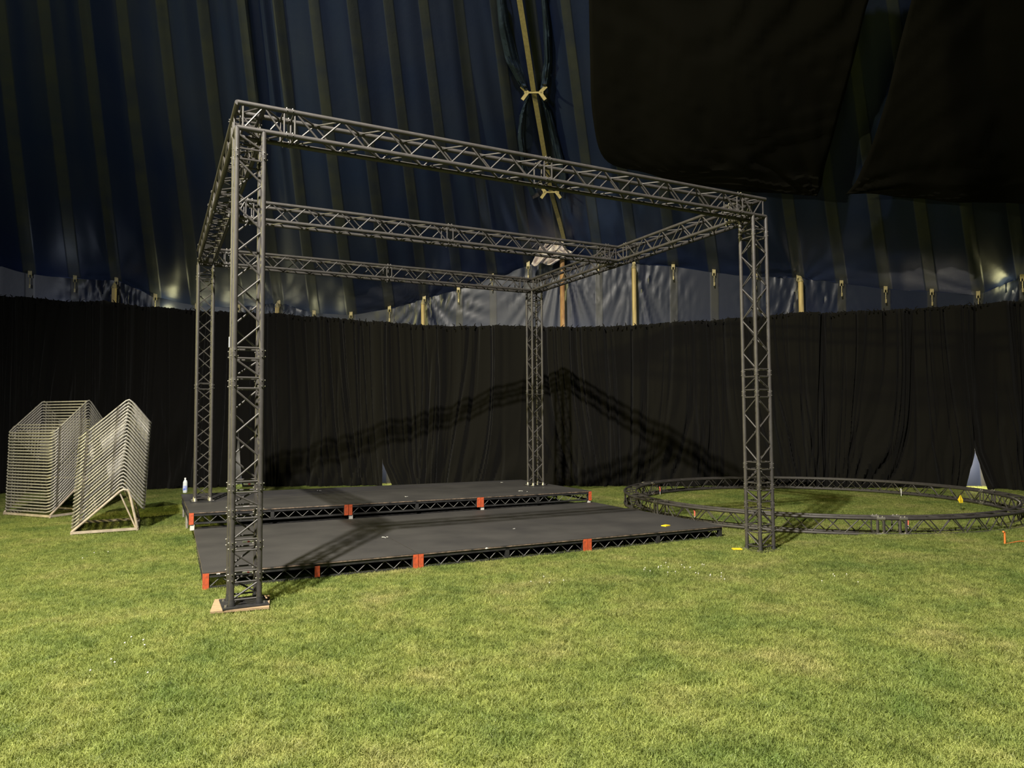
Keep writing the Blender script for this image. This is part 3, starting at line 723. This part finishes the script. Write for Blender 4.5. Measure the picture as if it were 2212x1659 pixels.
g.f = [[0, 1, 2, 3, 4], [9, 8, 7, 6, 5], [0, 5, 6, 1], [1, 6, 7, 2], [2, 7, 8, 3], [3, 8, 9, 4], [4, 9, 5, 0]]; g.build('flag_cloth', YEL, o)
# scraps on the stages
for (u, v, z) in ((476, 1239, .055), (688, 1060, .30), (878, 1073, .285), (1082, 1042, .27), (1125, 1061, .268), (1140, 1062, .268), (1052, 1185, .045), (833, 1161, .048), (1112, 1142, .045)):
    p = on_z(u, v, z); g = MB()
    for k in range(3): g.box((random.uniform(-.03, .03), random.uniform(-.03, .03), 0), (random.uniform(.012, .05), random.uniform(.006, .015), .004), random.uniform(0, 3))
    o = g.build('paint_chip', CARD, loc=(p.x, p.y, z+.004)); tag(o, 'tiny white scrap of torn tape on the black stage deck', 'scrap', 'white scraps on the stage decks')
# clover flowers in the lawn
g = MB(); rn = random.Random(5)
for (u, v, n) in ((420, 1215, 0), (1410, 1225, 9), (1480, 1222, 7), (215, 1190, 3), (285, 1405, 3), (300, 1400, 2), (1530, 1240, 7), (1180, 1262, 4), (218, 1470, 3), (1800, 1245, 5)):
    c = on_z(u, v, -.04)
    for k in range(n):
        x = c.x+rn.gauss(0, .13); y = c.y+rn.gauss(0, .13); z = gz(x, y); g.lathe((x, y, z+.035), [(.002, -.003), (.006, 0), (.007, .004), (.004, .008)], 7); g.tube([(x, y, z), (x, y, z+.032)], .001, 4)
o = g.build('clover_flowers', mat('clover_white', (.75, .74, .68), .8), smooth=True); tag(o, 'tiny white clover flowers scattered through the lawn', 'flowers', kind='stuff')
# ------------------------------------------------------------------ stacked bent-tube frames on two trolleys
PX = [(0, 0), (.665, .615), (.71, .635), (.755, .60), (1.03, .24)]
def bent(P, n=3):
    out = []
    for i, (x, z) in enumerate(P): out.append((x, z))
    return out
def frame_proto(dep, label, grp):
    o = empty('tube_frame', (0, 0, 0), 0, label, 'metal frame', grp)
    for y in (.0, dep):
        sg = 1 if y == 0 else -1
        pts = [(-.0, y+sg*.10, 0), (.02, y+sg*.03, .015), (.06, y, .045)]+[(x, y, z) for x, z in PX[1:4]]+[(1.00, y, .28), (1.025, y+sg*.03, .25), (1.03, y+sg*.10, .24)]
        MB().tube(pts, .0145, 8).build('side_rail', GALV, o, True)
    MB().tube([(0, .10, 0), (0, dep-.10, 0)], .015, 8).build('crossbar', GALV, o, True)
    MB().tube([(1.03, .10, .24), (1.03, dep-.10, .24)], .015, 8).build('crossbar', GALV, o, True)
    MB().tube([(.17, 0, .157), (.17, dep, .157)], .011, 8).build('crossbar', GALV, o, True)
    MB().tube([(.69, 0, .620), (.69, dep, .620)], .015, 8).build('crossbar', GALV, o, True)
    for y in (-.016, dep+.016):
        for s in (.20, .84):
            g = MB()
            x, z = .665*s, .615*s; g.box((x, y, z), (.034, .012, .020), ax=(Vector((.734, 0, .679)), Y, Vector((-.679, 0, .734)))).tube([(x+.006, y-.010, z+.008), (x+.006, y+.010, z+.008)], .008, 6).tube([(x-.022, y-.01, z-.016), (x-.022, y+.01, z-.016)], .008, 6)
            g.build('bracket', GALVD, o, True)
    return o
def trolley(org, rz, dep, label):
    o = empty('stack_trolley', org, rz, label, 'trolley'); g = MB()
    for y in (0, dep):
        g.bar((0, y, .055), (.93, y, .055), .04, .04)
        g.tube([(0.0, y, .07), (.665, y, .685), (.72, y, .715), (.78, y, .70), (.81, y, .63), (.93, y, .07)], .02, 8)
        for x in (0, .93): g.tube([(x, y, -.02), (x, y, .05)], .018, 8)
    h = g
    for x in (0, .93): h.bar((x, 0, .055), (x, dep, .055), .04, .04)
    h.tube([(.72, 0, .705), (.72, dep, .705)], .016, 8); h.build('trolley_frame', TROL, o)
    for y in (0.02, dep-.02): MB().tube([(.66, y, .66), (.90, y, .08)], .013, 8).build('strut', TROL, o, True)
def stack(org, rz, dep, n, pitch, lean, lt, lf, grp, ltop):
    trolley(org, rz, dep, lt); proto = frame_proto(dep, lf, grp); rn = random.Random(n)
    ex = Vector((math.cos(rz), math.sin(rz), 0)); ey = Vector((-math.sin(rz), math.cos(rz), 0))
    for k in range(n):
        o = proto if k == 0 else copy_tree(proto)
        o.location = Vector(org)+ex*(-.01+lean*k+rn.uniform(-.001, .001))+ey*(rn.uniform(-.006, .006))+Vector((0, 0, .125+pitch*k)); o.rotation_euler = (0, 0, rz+rn.uniform(-.001, .001))
    o['label'] = ltop; del o['group']
stack((-1.80, 6.40, gz(-1.8, 6.4)), 0.0, 1.35, 26, .0575, .003, 'pale metal trolley with an A shaped side under the right stack', 'grey bent tube frame lying in the right stack, beside the stage', 'grey tube frames in the right stack', 'topmost grey bent tube frame of the right stack')
vx = Vector((.95, -1.13)).normalized(); rzL = math.atan2(vx.x, -vx.y)+0
stack((-2.37-.0, 8.92, gz(-2.4, 9)), math.atan2(.64, .76), 1.35, 27, .0575, .001, 'pale metal trolley under the left stack of frames', 'grey bent tube frame lying in the left stack, by the drapes', 'grey tube frames in the left stack', 'topmost grey bent tube frame of the left stack')
